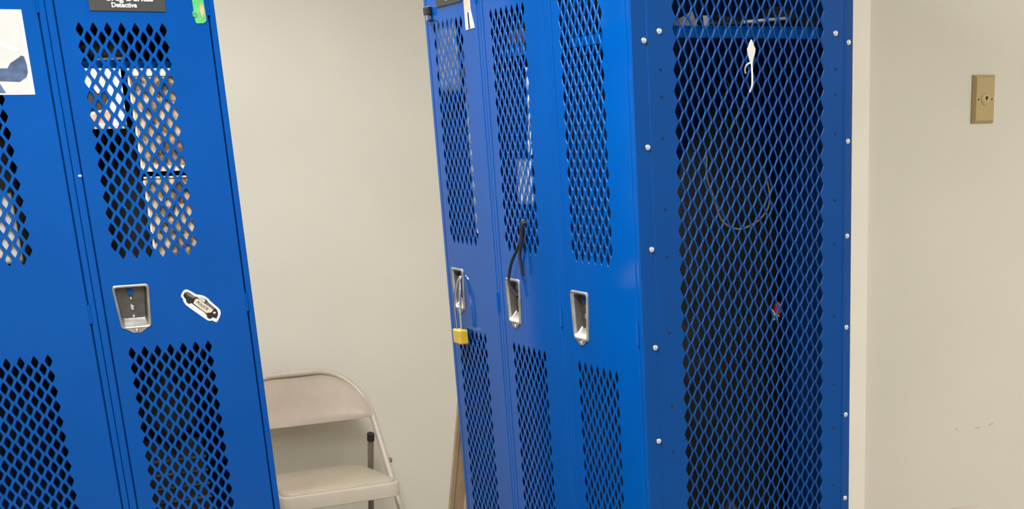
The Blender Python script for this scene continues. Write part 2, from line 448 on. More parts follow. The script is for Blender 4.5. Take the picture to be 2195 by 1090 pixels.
plate_xz(bm, [(0.0030, 0.0300), (0.0052, 0.0300), (0.0052, 0.0330), (0.0030, 0.0330)], -0.0023, -0.0018)
link('orange_mark', bm, ORANGE, gm)

# police car sticker (long axis falls to the right)
ST = Matrix.Rotation(0, 4, 'Y')
st = empty('sticker', (0.5475, y, -0.308))
tag(st, 'white die-cut police car sticker to the right of the left locker handle', 'sticker')
def S(pts):   # zoomed photo coordinates of the sticker -> local x,z
    return [((x - 637) * 7.25e-5, -(yy - 567) * 8.35e-5) for x, yy in pts]
def piece(name, pts, m, d, lab=None):
    bm = bmesh.new(); plate_xz(bm, S(pts)[::-1], -d, -d + 0.0003)
    return link(name, bm, m, st)
bm = bmesh.new(); plate_xz(bm, S([(130, 295), (175, 225), (235, 165), (290, 150), (345, 160), (450, 220), (545, 280), (640, 300), (720, 320), (790, 355), (860, 410), (910, 475), (1000, 560), (1090, 640), (1140, 710), (1140, 790), (1080, 890), (1020, 970), (975, 985), (930, 960), (880, 935), (810, 940), (750, 920), (640, 840), (480, 715), (330, 600), (225, 510), (180, 430), (175, 370), (150, 335)])[::-1], -0.0006, 0)
link('backing', bm, WHITE, st)
piece('body_print', [(195, 290), (240, 225), (290, 205), (340, 212), (420, 265), (500, 330), (560, 345), (650, 360), (740, 390), (800, 430), (840, 490), (910, 560), (1000, 635), (1050, 690), (1065, 760), (1055, 820), (1000, 900), (940, 870), (870, 850), (760, 800), (690, 720), (560, 620), (430, 520), (330, 430), (250, 380), (215, 340)], INK, 0.0009)
piece('bonnet_print', [(255, 225), (300, 208), (350, 222), (440, 290), (510, 345), (480, 375), (420, 355), (330, 310)], MIDGREY, 0.0012)
piece('glass_print', [(565, 350), (650, 365), (735, 395), (770, 440), (750, 490), (690, 470), (610, 410)], GREYP, 0.0012)
piece('roof_print', [(780, 470), (850, 510), (930, 590), (1000, 650), (940, 690), (850, 640), (770, 560)], MIDGREY, 0.0012)
piece('door_print', [(435, 490), (480, 425), (535, 378), (610, 420), (720, 500), (840, 590), (935, 675), (925, 705), (880, 742), (800, 740), (750, 745), (640, 660), (540, 575)], CREAMP, 0.0015)
piece('lamp_print', [(930, 750), (955, 728), (990, 730), (1005, 755), (985, 775), (945, 775)], WHITE, 0.0015)
for cx, cy, r in ((335, 410, 80), (825, 815, 72)):
    piece('wheel_print', [(cx + r * 1.07 * math.cos(2 * PI * k / 18), cy + r * math.sin(2 * PI * k / 18)) for k in range(18)], INK, 0.0013)
lx, lz = S([(648, 582)])[0]
text_obj('POLICE', 0.0078, MIDGREY, st, (lx, -0.0017, lz), (PI / 2, math.radians(40.5), 0), bold=0.0002)

# photo print taped to the far left door
pp = empty('photo_print', (0.231, y, 0.0985))
tag(pp, 'white-bordered photo of a raised arm in a navy sleeve on the leftmost door', 'photo')
bm = bmesh.new(); plate_xz(bm, [(-0.075, 0), (0.0745, 0), (0.0755, 0.1455), (-0.075, 0.1455)], -0.0008, -0.0001)
link('paper', bm, WHITE, pp)
bm = bmesh.new(); plate_xz(bm, [(-0.070, 0.003), (0.0695, 0.003), (0.0700, 0.1385), (-0.070, 0.1385)], -0.0011, -0.0007)
link('picture', bm, GREYP, pp)
bm = bmesh.new(); plate_xz(bm, [(-0.070, 0.056), (0.012, 0.056), (0.020, 0.0345), (0.069, 0.004), (-0.07, 0.004)][::-1], -0.0013, -0.0010)
bm = bmesh.new(); plate_xz(bm, [(0.005, 0.024), (0.052, 0.022), (0.0645, 0.030), (0.0685, 0.0385), (0.0690, 0.052), (0.0665, 0.0660), (0.0605, 0.0675), (0.0590, 0.0650), (0.0415, 0.0545), (0.0350, 0.0455), (0.018, 0.0455), (0.014, 0.050), (0.004, 0.050)][::-1], -0.0014, -0.0010)
link('sleeve_print', bm, NAVY, pp)
bm = bmesh.new(); plate_xz(bm, [(-0.02, 0.003), (0.0255, 0.003), (0.016, 0.0235), (-0.02, 0.0245)][::-1], -0.0014, -0.0010)
link('torso_print', bm, NAVY2, pp)
bm = bmesh.new(); plate_xz(bm, [(0.0, 0.098), (0.050, 0.0745), (0.0655, 0.0745), (0.058, 0.080), (0.0, 0.107)][::-1], -0.0013, -0.0010)
link('light_streak', bm, PAPER, pp)

# ------------------------------------------------------------------ inside the left bank (seen through the mesh)
def sheet(name, x0, x1, z0, z1, yy, m, label, cat, wav=0.004, nx=10, nz=14, group=None, thick=0.0012, seed=1, taper=0.0):
    rnd = random.Random(seed); bm = bmesh.new()
    a, b, c = rnd.uniform(0, 6), rnd.uniform(0, 6), rnd.uniform(0, 6)
    g = []
    for j in range(nz + 1):
        for i in range(nx + 1):
            s, t = i / nx, j / nz
            x = x0 + (x1 - x0) * s + taper * (t - .5)
            g.append(bm.verts.new((x, wav * (math.sin(a + 7 * s + 2 * t) + .6 * math.sin(b + 5 * t - 3 * s) + .35 * math.sin(c + 15 * s)), z0 + (z1 - z0) * t)))
    for j in range(nz):
        for i in range(nx):
            k = j * (nx + 1) + i
            bm.faces.new((g[k], g[k + 1], g[k + nx + 2], g[k + nx + 1]))
    ext = bmesh.ops.solidify(bm, geom=bm.faces[:], thickness=thick)
    o = link(name, bm, m, None, smooth='all')
    o.location = (0, yy, 0)
    return tag(o, label, cat, group)

t1 = empty('patterned_cloth', (0.529, y + 0.009, -0.044)); tag(t1, 'upper tan and brown mottled panel seen through the mesh of the left locker', 'cloth', 'mottled tan panels')
bm = bmesh.new(); box(bm, -0.052, 0.052, 0, 0.02, 0, 0.180, 0.003); link('fabric', bm, CAMO, t1)
bm = bmesh.new(); box(bm, -0.054, 0.054, -0.003, 0.0, 0.174, 0.188, 0.001); box(bm, -0.056, -0.0515, -0.003, 0.0, 0, 0.174, 0.001); box(bm, -0.054, 0.054, -0.003, 0.0, -0.001, 0.009, 0.001)
link('binding', bm, CAMO_E, t1)
t2 = empty('patterned_cloth', (0.529, y + 0.009, -0.235)); tag(t2, 'lower tan and brown mottled panel seen through the mesh of the left locker', 'cloth', 'mottled tan panels')
bm = bmesh.new(); box(bm, -0.052, 0.052, 0, 0.02, 0, 0.178, 0.003); link('fabric', bm, CAMO, t2)
bm = bmesh.new(); box(bm, -0.054, 0.054, -0.003, 0.0, 0.177, 0.181, 0.001); box(bm, -0.056, -0.0515, -0.003, 0.0, 0, 0.174, 0.001)
link('binding', bm, CAMO_E, t2)

ph2 = empty('photo_print', (0.429, y + 0.006, 0.036))
tag(ph2, 'colour photo stuck up inside the left locker under its shelf, behind the mesh', 'photo')
bm = bmesh.new(); plate_xz(bm, [(-0.036, 0), (0.030, 0), (0.034, 0.108), (-0.036, 0.108)], -0.0008, 0)
link('paper', bm, PALE, ph2)
bm = bmesh.new(); plate_xz(bm, [(-0.036, 0.0), (0.028, 0), (0.028, 0.004), (-0.036, 0.010)], -0.0014, -0.0009); link('lower_border', bm, GREYP, ph2)
bm = bmesh.new(); plate_xz(bm, [(-0.036, 0.030), (-0.008, 0.035), (0.006, 0.058), (0.0, 0.066), (-0.014, 0.064), (-0.020, 0.074), (-0.036, 0.070)][::-1], -0.0014, -0.0009); link('dark_figure', bm, DARKP, ph2)
bm = bmesh.new(); plate_xz(bm, [(-0.034, 0.012), (0.006, 0.009), (0.006, 0.028), (-0.008, 0.034), (-0.034, 0.024)][::-1], -0.0014, -0.0009); link('peach_patch', bm, PEACH, ph2)
bm = bmesh.new(); plate_xz(bm, [(-0.016, 0.074), (0.002, 0.068), (0.006, 0.086), (-0.002, 0.098), (-0.018, 0.100)], -0.0014, -0.0009); link('cream_patch', bm, CREAMP, ph2)

def rounded_thing(name, loc, sx, sy, sz, m, label, cat, seed=0, group=None, lump=0.12):
    """soft irregular bundle"""
    rnd = random.Random(seed); bm = bmesh.new()
    bmesh.ops.create_icosphere(bm, subdivisions=3, radius=1)
    ph = [rnd.uniform(0, 6) for _ in range(6)]
    for v in bm.verts:
        p = v.co
        k = 1 + lump * (math.sin(3 * p.x + ph[0]) * math.sin(4 * p.z + ph[1]) + .6 * math.sin(6 * p.z + ph[2] + 2 * p.x) + .4 * math.sin(9 * p.x + ph[3] + p.y * 5))
        q = Vector([math.copysign(abs(c) ** .75, c) for c in p]) * k
        v.co = (q.x * sx, q.y * sy, max(q.z, -0.82) * sz)
    mn = min(v.co.z for v in bm.verts)
    for v in bm.verts: v.co.z -= mn
    o = link(name, bm, m, None, smooth='all'); o.location = loc
    return tag(o, label, cat, group)

rounded_thing('cap', (0.448, y + 0.10, 0.1585), 0.045, 0.05, 0.022, DARKC, 'dark brown cap on the shelf of the left locker, behind the mesh', 'cap', 3)
bm = bmesh.new(); tube(bm, [(0.0, 0, 0.0), (0.055, 0, 0.002)], 0.003, 10)
o = link('pen', bm, STEEL, None, smooth=True); o.location = (0.425, y + 0.045, 0.1615); tag(o, 'silver pen lying on the front of the shelf in the left locker', 'pen')
# dark clothes hanging far back, shoes and a shelf of things low down
def garment(name, loc, rz, w, h, m, label, cat, seed, d=0.03):
    rnd = random.Random(seed); bm = bmesh.new()
    nx, nz = 26, 22; ph = [rnd.uniform(0, 6) for _ in range(5)]
    rings = []
    for j in range(nz + 1):
        t = j / nz
        ww = w * (0.16 + 0.34 * min(1, t * 7) ** .6 + 0.04 * t) 
        dd = d * (0.5 + 0.5 * min(1, t * 5))
        ring = []
        for i in range(nx):
            a = 2 * PI * i / nx
            f = 1 + 0.10 * t * math.sin(5 * a + ph[0] + 2 * t) + .06 * t * math.sin(9 * a + ph[1])
            ring.append(bm.verts.new((ww * math.cos(a) * f, dd * math.sin(a) * f, h * (1 - t) + 0.008 * math.sin(4 * a + ph[2]) * (t > .95))))
        rings.append(ring)
    for p, q in zip(rings, rings[1:]):
        for i in range(nx): bm.faces.new((p[i], p[(i + 1) % nx], q[(i + 1) % nx], q[i]))
    bm.faces.new(rings[0]); bm.faces.new(rings[-1][::-1])
    root = empty(name, loc, rz); tag(root, label, cat)
    link('cloth', bm, m, root, smooth='all')
    bm = bmesh.new()
    tube(bm, catmull([(0, 0, h - .004), (0, 0, h + .02), (0.014, 0, h + .034), (0.004, 0, h + .048), (-0.010, 0, h + .040)], 5), 0.0015, 6)
    link('hanger_hook', bm, STEEL_DK, root, smooth=True)
    return root
garment('jacket', (U0L + 0.125, y + 0.23, -0.585), PI / 2, 0.25, 0.66, OLIVE, 'dark olive jacket hanging at the back of the left locker', 'jacket', 5, 0.07)
sh_box = empty('box', (U0L + 0.10, y + 0.12, -1.4175)); tag(sh_box, 'stack of flat brown boxes low in the left locker, behind the lower mesh', 'box')
for k in range(4):
    bm = bmesh.new(); box(bm, -0.085, 0.085, 0, 0.24, k * 0.205, k * 0.205 + 0.20, 0.004); link('carton', bm, DARKC, sh_box)
bm = bmesh.new()
for k in range(5): box(bm, -0.086, 0.086, -0.002, 0, 0.655 + k * 0.030, 0.661 + k * 0.030)
link('label_stripe', bm, mat('dull_tan_tape', (0.11, 0.085, 0.055), 0.7, rgb2=(0.03, 0.024, 0.016), nscale=18), sh_box)
# leftmost locker: papers and a bag
o = sheet('paper_sheet', 0.165, 0.2345, -0.203, -0.074, y + 0.007, PAPER, 'white sheet of paper behind the mesh of the leftmost locker', 'paper', 0.001, seed=4, taper=0.0)
rounded_thing('bag', (0.19, y + 0.14, -0.40), 0.08, 0.07, 0.30, OLIVE, 'dark mottled bag inside the leftmost locker, behind its mesh', 'bag', 8)

# ------------------------------------------------------------------ things on the doors of the middle row (face x = XM, outwards is -x)
def mroot(name, yy, zz, label, cat, off=0.0):
    o = empty(name, (XM - off, yy, zz), -PI / 2); return tag(o, label, cat)
# local: x = -(world y), -y = out of the door, z up
npA = mroot('name_plate', 2.8135, 0.2475, 'black name plate on the farthest locker of the middle row', 'name plate')
bm = bmesh.new(); box(bm, -0.0695, 0.0695, -0.0022, -0.0001, 0, 0.0508, 0.0005); link('plate', bm, PLATE, npA)
bm = bmesh.new()
for k, x in enumerate((-0.014, -0.008, -0.002, 0.004)):
    plate_xz(bm, [(x, 0.0085), (x + .0045, 0.0085), (x + .0045, 0.0155), (x, 0.0155)], -0.0027, -0.0020)
link('lettering', bm, INKW, npA)
bm = bmesh.new(); plate_xz(bm, [(0.060, 0.004), (0.0665, 0.003), (0.0665, 0.012), (0.060, 0.012)], -0.0027, -0.0020)
link('white_tab', bm, INKW, npA)

spA = mroot('photo_print', 2.7155, 0.1965, 'narrow photo of a pink arm over a white ground on the farthest locker door', 'photo')
bm = bmesh.new(); plate_xz(bm, [(-0.0185, 0), (0.0275, 0.001), (0.013, 0.034), (0.010, 0.090), (-0.0165, 0.090)], -0.001, -0.0001); link('paper', bm, PAPER, spA)
bm = bmesh.new(); plate_xz(bm, [(-0.0178, 0.032), (0.0110, 0.034), (0.0100, 0.089), (-0.0165, 0.089)], -0.0014, -0.0008); link('arm_print', bm, SKIN, spA)
bm = bmesh.new(); plate_xz(bm, [(-0.002, 0.001), (0.006, 0.001), (0.0035, 0.030), (-0.003, 0.030)], -0.0014, -0.0008); link('dark_stripe', bm, INK, spA)

cl = mroot('clip', 2.926, 0.240, 'small black magnetic clip with a silver end on the farthest locker door', 'clip')
bm = bmesh.new(); box(bm, -0.013, 0.013, -0.011, -0.0002, -0.004, 0.013, 0.003); link('clip_body', bm, BLACK, cl)
bm = bmesh.new(); box(bm, -0.002, 0.008, -0.010, -0.002, -0.013, -0.003, 0.001); link('silver_end', bm, CHROME, cl)
bm = bmesh.new(); box(bm, 0.003, 0.014, -0.010, -0.001, -0.0155, -0.0118, 0.001); link('jaw', bm, BLACK, cl)

# long-shackle padlock on the farthest handle
pl = mroot('padlock', 2.862, -0.409, 'yellow padlock on a long steel shackle hanging from the farthest handle', 'padlock', off=0.016)
bm = bmesh.new(); box(bm, -0.021, 0.021, -0.010, 0.010, 0, 0.030, 0.003); link('lock_body', bm, YELLOW, pl)
bm = bmesh.new()
tube(bm, catmull([(-0.009, -0.003, 0.029), (-0.012, -0.003, 0.08), (-0.006, 0.004, 0.125), (0.000, 0.010, 0.137), (0.006, 0.006, 0.125), (0.013, 0.0, 0.08), (0.010, 0.0, 0.029)], 6), 0.0026, 8)
link('shackle', bm, CHROME, pl, smooth=True)

# black cord threaded through the mesh
cd = mroot('cord', 2.509, -0.150, 'black cord threaded through the mesh of the middle door, two ends hanging', 'cord', off=0.004)
bm = bmesh.new()
tube(bm, catmull([(0.004, 0.012, 0.001), (0, -0.002, 0.002), (-0.008, -0.003, -0.03), (-0.020, -0.005, -0.045), (-0.048, -0.008, -0.073), (-0.062, -0.010, -0.10), (-0.058, -0.012, -0.115), (-0.045, -0.008, -0.129), (-0.036, -0.006, -0.136)], 6), 0.0028, 8)
link('long_end', bm, CORDM, cd, smooth=True)
bm = bmesh.new()
tube(bm, catmull([(0.006, 0.012, -0.001), (0.002, -0.001, -0.001), (-0.002, -0.003, -0.03), (-0.010, -0.006, -0.055), (-0.008, -0.006, -0.075), (-0.005, -0.005, -0.096)], 6), 0.0030, 8)
link('short_end', bm, CORDM, cd, smooth=True)

# ------------------------------------------------------------------ inside the middle row
def into(o, x, yy, z=0.0):
    o.location = (x, yy, z); o.rotation_euler = (0, 0, -PI / 2); return o
o = sheet('plastic_bag', -0.062, 0.058, 0.090, 0.236, 0, BAGM, 'crumpled white and blue bag behind the upper mesh of the farthest locker', 'bag', 0.0016, 16, 16, seed=11); into(o, XM + 0.0055, 2.856, 0)
o = sheet('paper_strip', -0.004, 0.006, -0.18, 0.168, 0, PAPER, 'thin white strip of paper inside the farthest locker at its hinge side', 'paper', 0.002, 3, 12, seed=3); into(o, XM + 0.007, 2.778)
o = sheet('paper_sheet', -0.036, 0.036, -0.116, -0.036, 0, PAPER, 'bright white sheet of paper behind the mesh of the middle locker', 'paper', 0.001, seed=5); into(o, XM + 0.0035, 2.500)
o = sheet('paper_strip', -0.006, 0.006, -0.03, 0.118, 0, PAPER, 'thin white strip of paper inside the middle locker above the white sheet', 'paper', 0.003, 3, 12, seed=6); into(o, XM + 0.008, 2.474)
o = rounded_thing('cloth_bundle', (XM + 0.070, 2.590, 0.1590), 0.030, 0.055, 0.026, REDBR, 'reddish brown cloth bundle on the shelf of the middle locker', 'cloth', 12)
garment('shirt', (XM + 0.24, 2.81, -0.60), 0, 0.27, 0.68, DARKC, 'dark brown shirt hanging inside the farthest locker of the row', 'shirt', 15, 0.08)

# ------------------------------------------------------------------ inside the end locker (seen through the side mesh)
garment('jacket', (1.338, 2.262, -1.02), 0.0, 0.21, 1.06, OLIVE, 'dark olive jacket hanging inside the end locker, behind the side mesh', 'jacket', 21, 0.042)
hk = empty('coat_hook', (1.2615, YS - 0.0045, 0.064)); tag(hk, 'white pointed hook hung on the side mesh just below the shelf line', 'hook')
bm = bmesh.new()
plate_xz(bm, [(0, 0.074), (0.0035, 0.068), (0.0042, 0.065), (0.0070, 0.060), (0.0060, 0.054), (0.0030, 0.046), (0.0012, 0.038), (-0.0012, 0.038), (-0.0040, 0.046), (-0.0066, 0.054), (-0.0072, 0.060), (-0.0042, 0.065), (-0.0035, 0.068)][::-1], 0, 0.003)
link('hook_plate', bm, WHITE, hk)
bm = bmesh.new(); tube(bm, catmull([(0, 0.001, 0.040), (-0.0005, -0.001, 0.02), (-0.001, -0.001, 0.006), (-0.0015, 0.004, -0.002), (-0.002, 0.010, -0.008)], 6), 0.0015, 8)
link('prong', bm, WHITE, hk, smooth=True)
bm = bmesh.new(); tube(bm, catmull([(-0.001, 0.002, 0.040), (-0.006, 0.006, 0.037), (-0.008, 0.009, 0.030), (-0.006, 0.010, 0.024)], 5), 0.0014, 8)
link('side_prong', bm, WHITE, hk, smooth=True)
bm = bmesh.new(); tube(bm, catmull([(0, 0, 0), (-0.007, 0, -0.018), (-0.017, 0.002, -0.033), (-0.026, 0.002, -0.047)], 6), 0.0022, 8)
o = link('strap', bm, BEIGEC, None, smooth=True); o.location = (1.305, YS + 0.09, 0.055); tag(o, 'short beige strap slanting below the hook inside the end locker', 'strap')
bm = bmesh.new(); tube(bm, catmull([(0, 0, 0.04), (0, 0, 0), (0.009, 0, -0.023), (0.017, 0, -0.046), (0.030, 0, -0.072), (0.062, 0.002, -0.085), (0.098, 0.002, -0.075), (0.119, 0, -0.055), (0.124, 0, -0.035), (0.120, 0, -0.012), (0.110, 0, 0.015)], 6), 0.0017, 8)
o = link('lanyard', bm, BEIGEC, None, smooth=True); o.location = (1.222, YS + 0.08, -0.072); tag(o, 'thin beige lanyard looped inside the end locker behind the side mesh', 'lanyard')
orn = empty('ribbon_ornament', (1.317, YS + 0.022, -0.29)); tag(orn, 'small red bead with pale green ribbon ends behind the side mesh', 'ornament')
bm = bmesh.new(); bmesh.ops.create_icosphere(bm, subdivisions=2, radius=1)
for v in bm.verts: v.co = Vector((v.co.x * .0075, v.co.y * .006, v.co.z * .0125)) + Vector((0.006, 0, 0.001))
link('bead', bm, RED, orn, smooth='all')
for k, pts in enumerate(([(-0.001, 0, -0.006), (0.003, -.001, -0.012), (0.006, -.001, -0.020)], [(-0.001, 0, -0.006), (0, -.001, -0.014), (-0.006, -.001, -0.020)], [(0.0, 0, -0.007), (-0.004, -.001, -0.002), (-0.007, -.001, 0.002)], [(0.001, 0, -0.008), (0.005, -.002, -0.010), (0.009, -.001, -0.013)])):
    bm = bmesh.new(); tube(bm, catmull(pts, 4), 0.0015, 6, rfun=lambda t: 1.2 - .8 * t); link('ribbon_end', bm, RIBG, orn, smooth=True)
# on the shelf of the end locker
SHZ = 0.1585
def crumple(name, loc, pts, m, label):
    bm = bmesh.new(); vs = [bm.verts.new(p) for p in pts[0]]
    for f in pts[1]: bm.faces.new([vs[i] for i in f])
    bmesh.ops.solidify(bm, geom=bm.faces[:], thickness=0.0008)
    o = link(name, bm, m, None); o.location = loc; return tag(o, label, 'paper')
crumple('paper_note', (1.158, YS + 0.06, SHZ), ([(0, 0, 0), (0.020, -0.005, 0.0), (0.004, 0.03, 0.012), (0.024, 0.02, 0.017), (0.044, 0.0, 0.0), (0.050, 0.03, 0.028)], [(0, 1, 3, 2), (1, 4, 5, 3)]), PAPER, 'crumpled white paper at the left end of the end locker shelf')
crumple('paper_note', (1.206, YS + 0.05, SHZ), ([(0, 0, 0), (0.010, 0, 0), (0.0105, 0.004, 0.018), (0.0005, 0.004, 0.018), (0.004, 0.03, 0.018)], [(0, 1, 2, 3), (2, 4, 3)]), PAPER, 'small upright white card right of the crumpled paper on the shelf')
bm = bmesh.new(); tube(bm, [(1.292, YS + 0.07, 0.1690), (1.374, YS + 0.07, 0.1755)], 0.0026, 10)
o = link('rod', bm, WHITE, None, smooth=True); tag(o, 'thin white rod lying on the shelf of the end locker', 'rod')
rounded_thing('glove', (1.292, YS + 0.11, SHZ), 0.075, 0.04, 0.012, BLACK, 'flat black glove under the white rod on the end locker shelf', 'glove', 31)
rounded_thing('pouch', (1.384, YS + 0.11, SHZ), 0.022, 0.04, 0.020, DARKC, 'brown pouch right of the white rod on the end locker shelf', 'pouch', 32)
bm = bmesh.new(); box(bm, -0.021, 0.021, -0.015, 0.015, 0.0, 0.022, 0.002)
o = link('buckle', bm, STEEL_DK, None); o.location = (1.428, YS + 0.10, SHZ); tag(o, 'dark metal buckle at the right end of the end locker shelf', 'buckle')
rounded_thing('cloth_bundle', (1.262, YS + 0.10, SHZ), 0.018, 0.03, 0.012, DARKC, 'small brown cloth bundle left of the white rod on the shelf', 'cloth', 33)
bx = rounded_thing('boot', (1.238, YS + 0.070, BASE + 0.002), 0.036, 0.048, 0.43, mat('brown_leather', (0.10, 0.075, 0.05), 0.6, rgb2=(0.03, 0.022, 0.015), nscale=20), 'tall dark boot standing at the bottom of the end locker', 'boot', 41, lump=0.06)

# ------------------------------------------------------------------ folding chair
def build_chair():
    r = empty('folding_chair', (0, 0, 0))
    # local: x across, -y front, z up from the floor; back tube plane leans
    RF = 0.0112; hx = 0.230
    def bp(x, z):   # point on the plane of the bent front frame (front feet -> top of the back)
        return Vector((x, 0.235 - 0.585 * (0.770 - z) / 0.770, z))
    pts = [bp(-hx, 0.012)] + [bp(-hx, z) for z in (0.2, 0.42, 0.5, 0.58)]
    n = 10; Rr = 0.158
    for k in range(n + 1):
        a = PI - (PI / 2) * k / n
        pts.append(bp(-hx + Rr + Rr * math.cos(a), 0.763 - Rr + Rr * math.sin(a)))
    for k in range(n + 1):
        a = PI / 2 - (PI / 2) * k / n
        pts.append(bp(hx - Rr + Rr * math.cos(a), 0.763 - Rr + Rr * math.sin(a)))
    pts += [bp(hx, z) for z in (0.58, 0.5, 0.42, 0.2)] + [bp(hx, 0.012)]
    bm = bmesh.new(); tube(bm, pts, RF, 12)
    link('front_frame', bm, CHFR, r, smooth=True)
    # upholstered back, bowed backwards in the middle
    bm = bmesh.new(); nx, nz = 28, 10; F = []; B = []
    for j in range(nz + 1):
        for i in range(nx + 1):
            s = -1 + 2 * i / nx; t = j / nz
            x = s * (hx + 0.008)
            ax = abs(x)
            ztop = 0.767 if ax < hx - Rr else 0.763 - Rr + math.sqrt(max(0, (Rr + .004) ** 2 - (ax - (hx - Rr)) ** 2))
            zbot = 0.606 - 0.006 * (1 - s * s)
            ztop = max(ztop, zbot + 0.006)
            z = zbot + (ztop - zbot) * t
            p = bp(x, z); bow = 0.030 * (1 - s * s)
            pf = 0.012 * (max(0, 1 - (2 * t - 1) ** 4) ** .5) * (max(0, 1 - s ** 6) ** .5)
            F.append(bm.verts.new((p.x, p.y + bow - 0.012 - pf, p.z)))
            B.append(bm.verts.new((p.x, p.y + bow - 0.004, p.z)))
    w = nx + 1
    for j in range(nz):
        for i in range(nx):
            k = j * w + i
            bm.faces.new((F[k], F[k + 1], F[k + w + 1], F[k + w])); bm.faces.new((B[k], B[k + w], B[k + w + 1], B[k + 1]))
    for i in range(nx):
        bm.faces.new((F[i], B[i], B[i + 1], F[i + 1])); k = nz * w + i
        bm.faces.new((F[k], F[k + 1], B[k + 1], B[k]))
    for j in range(nz):
        bm.faces.new((F[j * w], F[j * w + w], B[j * w + w], B[j * w])); k = j * w + nx
        bm.faces.new((F[k], B[k], B[k + w], F[k + w]))
    bk = link('backrest', bm, CHVIN, r, smooth=True)
    # seat: pan with a deep skirt, and the cushion
    def outline(d, fr=0.075, rr=0.10):
        x1, yf, yb = 0.204 - d, -0.245 + d, 0.135 - d
        xb = 0.178 - d
        c = [(-x1, yf, fr * .62), (x1, yf, fr * .62), (xb, yb, rr * .85), (-xb, yb, rr * .85)]; out = []
        for i in range(4):
            p = Vector(c[i][:2]); a = Vector(c[i - 1][:2]); b = Vector(c[(i + 1) % 4][:2]); R_ = c[i][2]
            s, e = p + (a - p).normalized() * R_, p + (b - p).normalized() * R_
            for k in range(9):
                t = k / 8; out.append((s * (1 - t) ** 2 + p * 2 * t * (1 - t) + e * t * t))
        return out
    def tilt(yy): return 0.433 + 0.010 * (-(yy - 0.135)) / 0.38
    def loopset(bm, rows, cap0=False, cap1=True):
        L = []
        for d, dz in rows: L.append([bm.verts.new((p.x, p.y, tilt(p.y) + dz)) for p in outline(d)])
        n = len(L[0])
        for p, q in zip(L, L[1:]):
            for i in range(n): bm.faces.new((p[i], p[(i + 1) % n], q[(i + 1) % n], q[i]))
        if cap1: bm.faces.new(L[-1])
        if cap0: bm.faces.new(L[0][::-1])
    bm = bmesh.new(); loopset(bm, [(0.003, -0.050), (0.0, -0.048), (0.0, -0.010), (0.002, -0.004), (0.006, -0.001), (0.012, -0.002)], cap1=True)
    link('seat_pan', bm, CHFR, r, smooth=True)
    bm = bmesh.new(); rows = []
    base = outline(0.011); cx, cy = 0.0, -0.055
    for k, dz in ((1.006, -0.004), (1.0, 0.003), (0.972, 0.008), (0.90, 0.012), (0.75, 0.014), (0.5, 0.015), (0.25, 0.0155)):
        rows.append([bm.verts.new((cx + (p.x - cx) * k, cy + (p.y - cy) * k, tilt(cy + (p.y - cy) * k) + dz)) for p in base])
    n = len(base)
    for p, q in zip(rows, rows[1:]):
        for i in range(n): bm.faces.new((p[i], p[(i + 1) % n], q[(i + 1) % n], q[i]))
    cv = bm.verts.new((cx, cy, tilt(cy) + 0.0155))
    for i in range(n): bm.faces.new((rows[-1][i], rows[-1][(i + 1) % n], cv))
    link('cushion', bm, CHSEAT, r, smooth='all')
    # rear legs with rubber caps on their upper ends
    for s in (-1, 1):
        bm = bmesh.new(); x = s * 0.200
        tube(bm, [(x, 0.060, 0.545), (x, 0.110, 0.40), (x, 0.235, 0.010)], 0.0105, 10)
        lg = link('rear_leg', bm, CHFR_DK, r, smooth=True)
        bm = bmesh.new(); tube(bm, [(x, 0.0565, 0.556), (x, 0.065, 0.530)], 0.0128, 10); link('rubber_cap', bm, RUBBER, lg, smooth=True)
        bm = bmesh.new(); tube(bm, [(x, 0.2335, 0.016), (x, 0.238, 0.0)], 0.0135, 10); link('rubber_foot', bm, RUBBER, lg, smooth=True)
    bm = bmesh.new(); tube(bm, [(-0.2, 0.185, 0.165), (0.2, 0.185, 0.165)], 0.008, 8); link('cross_bar', bm, CHFR, r, smooth=True); bm = bmesh.new(); tube(bm, [(-0.225, -0.27, 0.106), (0.225, -0.27, 0.106)], 0.008, 8)
    link('cross_bar', bm, CHFR, r, smooth=True)
    for s in (-1, 1):
        bm = bmesh.new(); p = bp(s * (hx), 0.465)
        tube(bm, [p + Vector((s * 0.010, 0, 0)), p + Vector((s * 0.0185, 0, 0))], 0.009, 10)
        link('pivot_bolt', bm, CHFR_DK, r, smooth=True)
    for s in (-1, 1):
        bm = bmesh.new(); p = bp(s * hx, 0.0)
        tube(bm, [p + Vector((0, 0.010, 0.016)), p + Vector((0, -0.002, 0.0))], 0.0145, 10); link('rubber_foot', bm, RUBBER, r, smooth=True)
    return r
CH = build_chair(); CH.location = (1.170, 4.735, FLOOR); CH.rotation_euler = (0, 0, 0)
tag(CH, 'beige padded folding chair against the wall between the two locker rows', 'chair', 'folding chairs')
CH2 = copy_tree(CH); CH2.location = (1.778, 1.950, FLOOR); CH2.rotation_euler = (0, 0, 0.0)
tag(CH2, 'folding chair showing only the arched top of its back at the bottom right edge', 'chair', 'folding chairs')

# ------------------------------------------------------------------ tan board behind the far end of the row
cb = empty('cardboard_panel', (0.905, 3.03, FLOOR)); tag(cb, 'tan cardboard sheet leaning behind the far end of the middle locker row', 'cardboard')
cb.rotation_euler = (0, math.radians(10.2), 0)
bm = bmesh.new(); box(bm, 0.012, 0.60, 0.006, 0.012, 0.0, 1.16); link('sheet', bm, CARD, cb)
bm = bmesh.new(); box(bm, 0.0, 0.012, 0.004, 0.013, 0.0, 1.16, 0.002); link('folded_edge', bm, CARD, cb)
bm = bmesh.new(); box(bm, 0.036, 0.042, 0.001, 0.006, 0.30, 1.05, 0.001); link('light_strip', bm, CARD_L, cb)

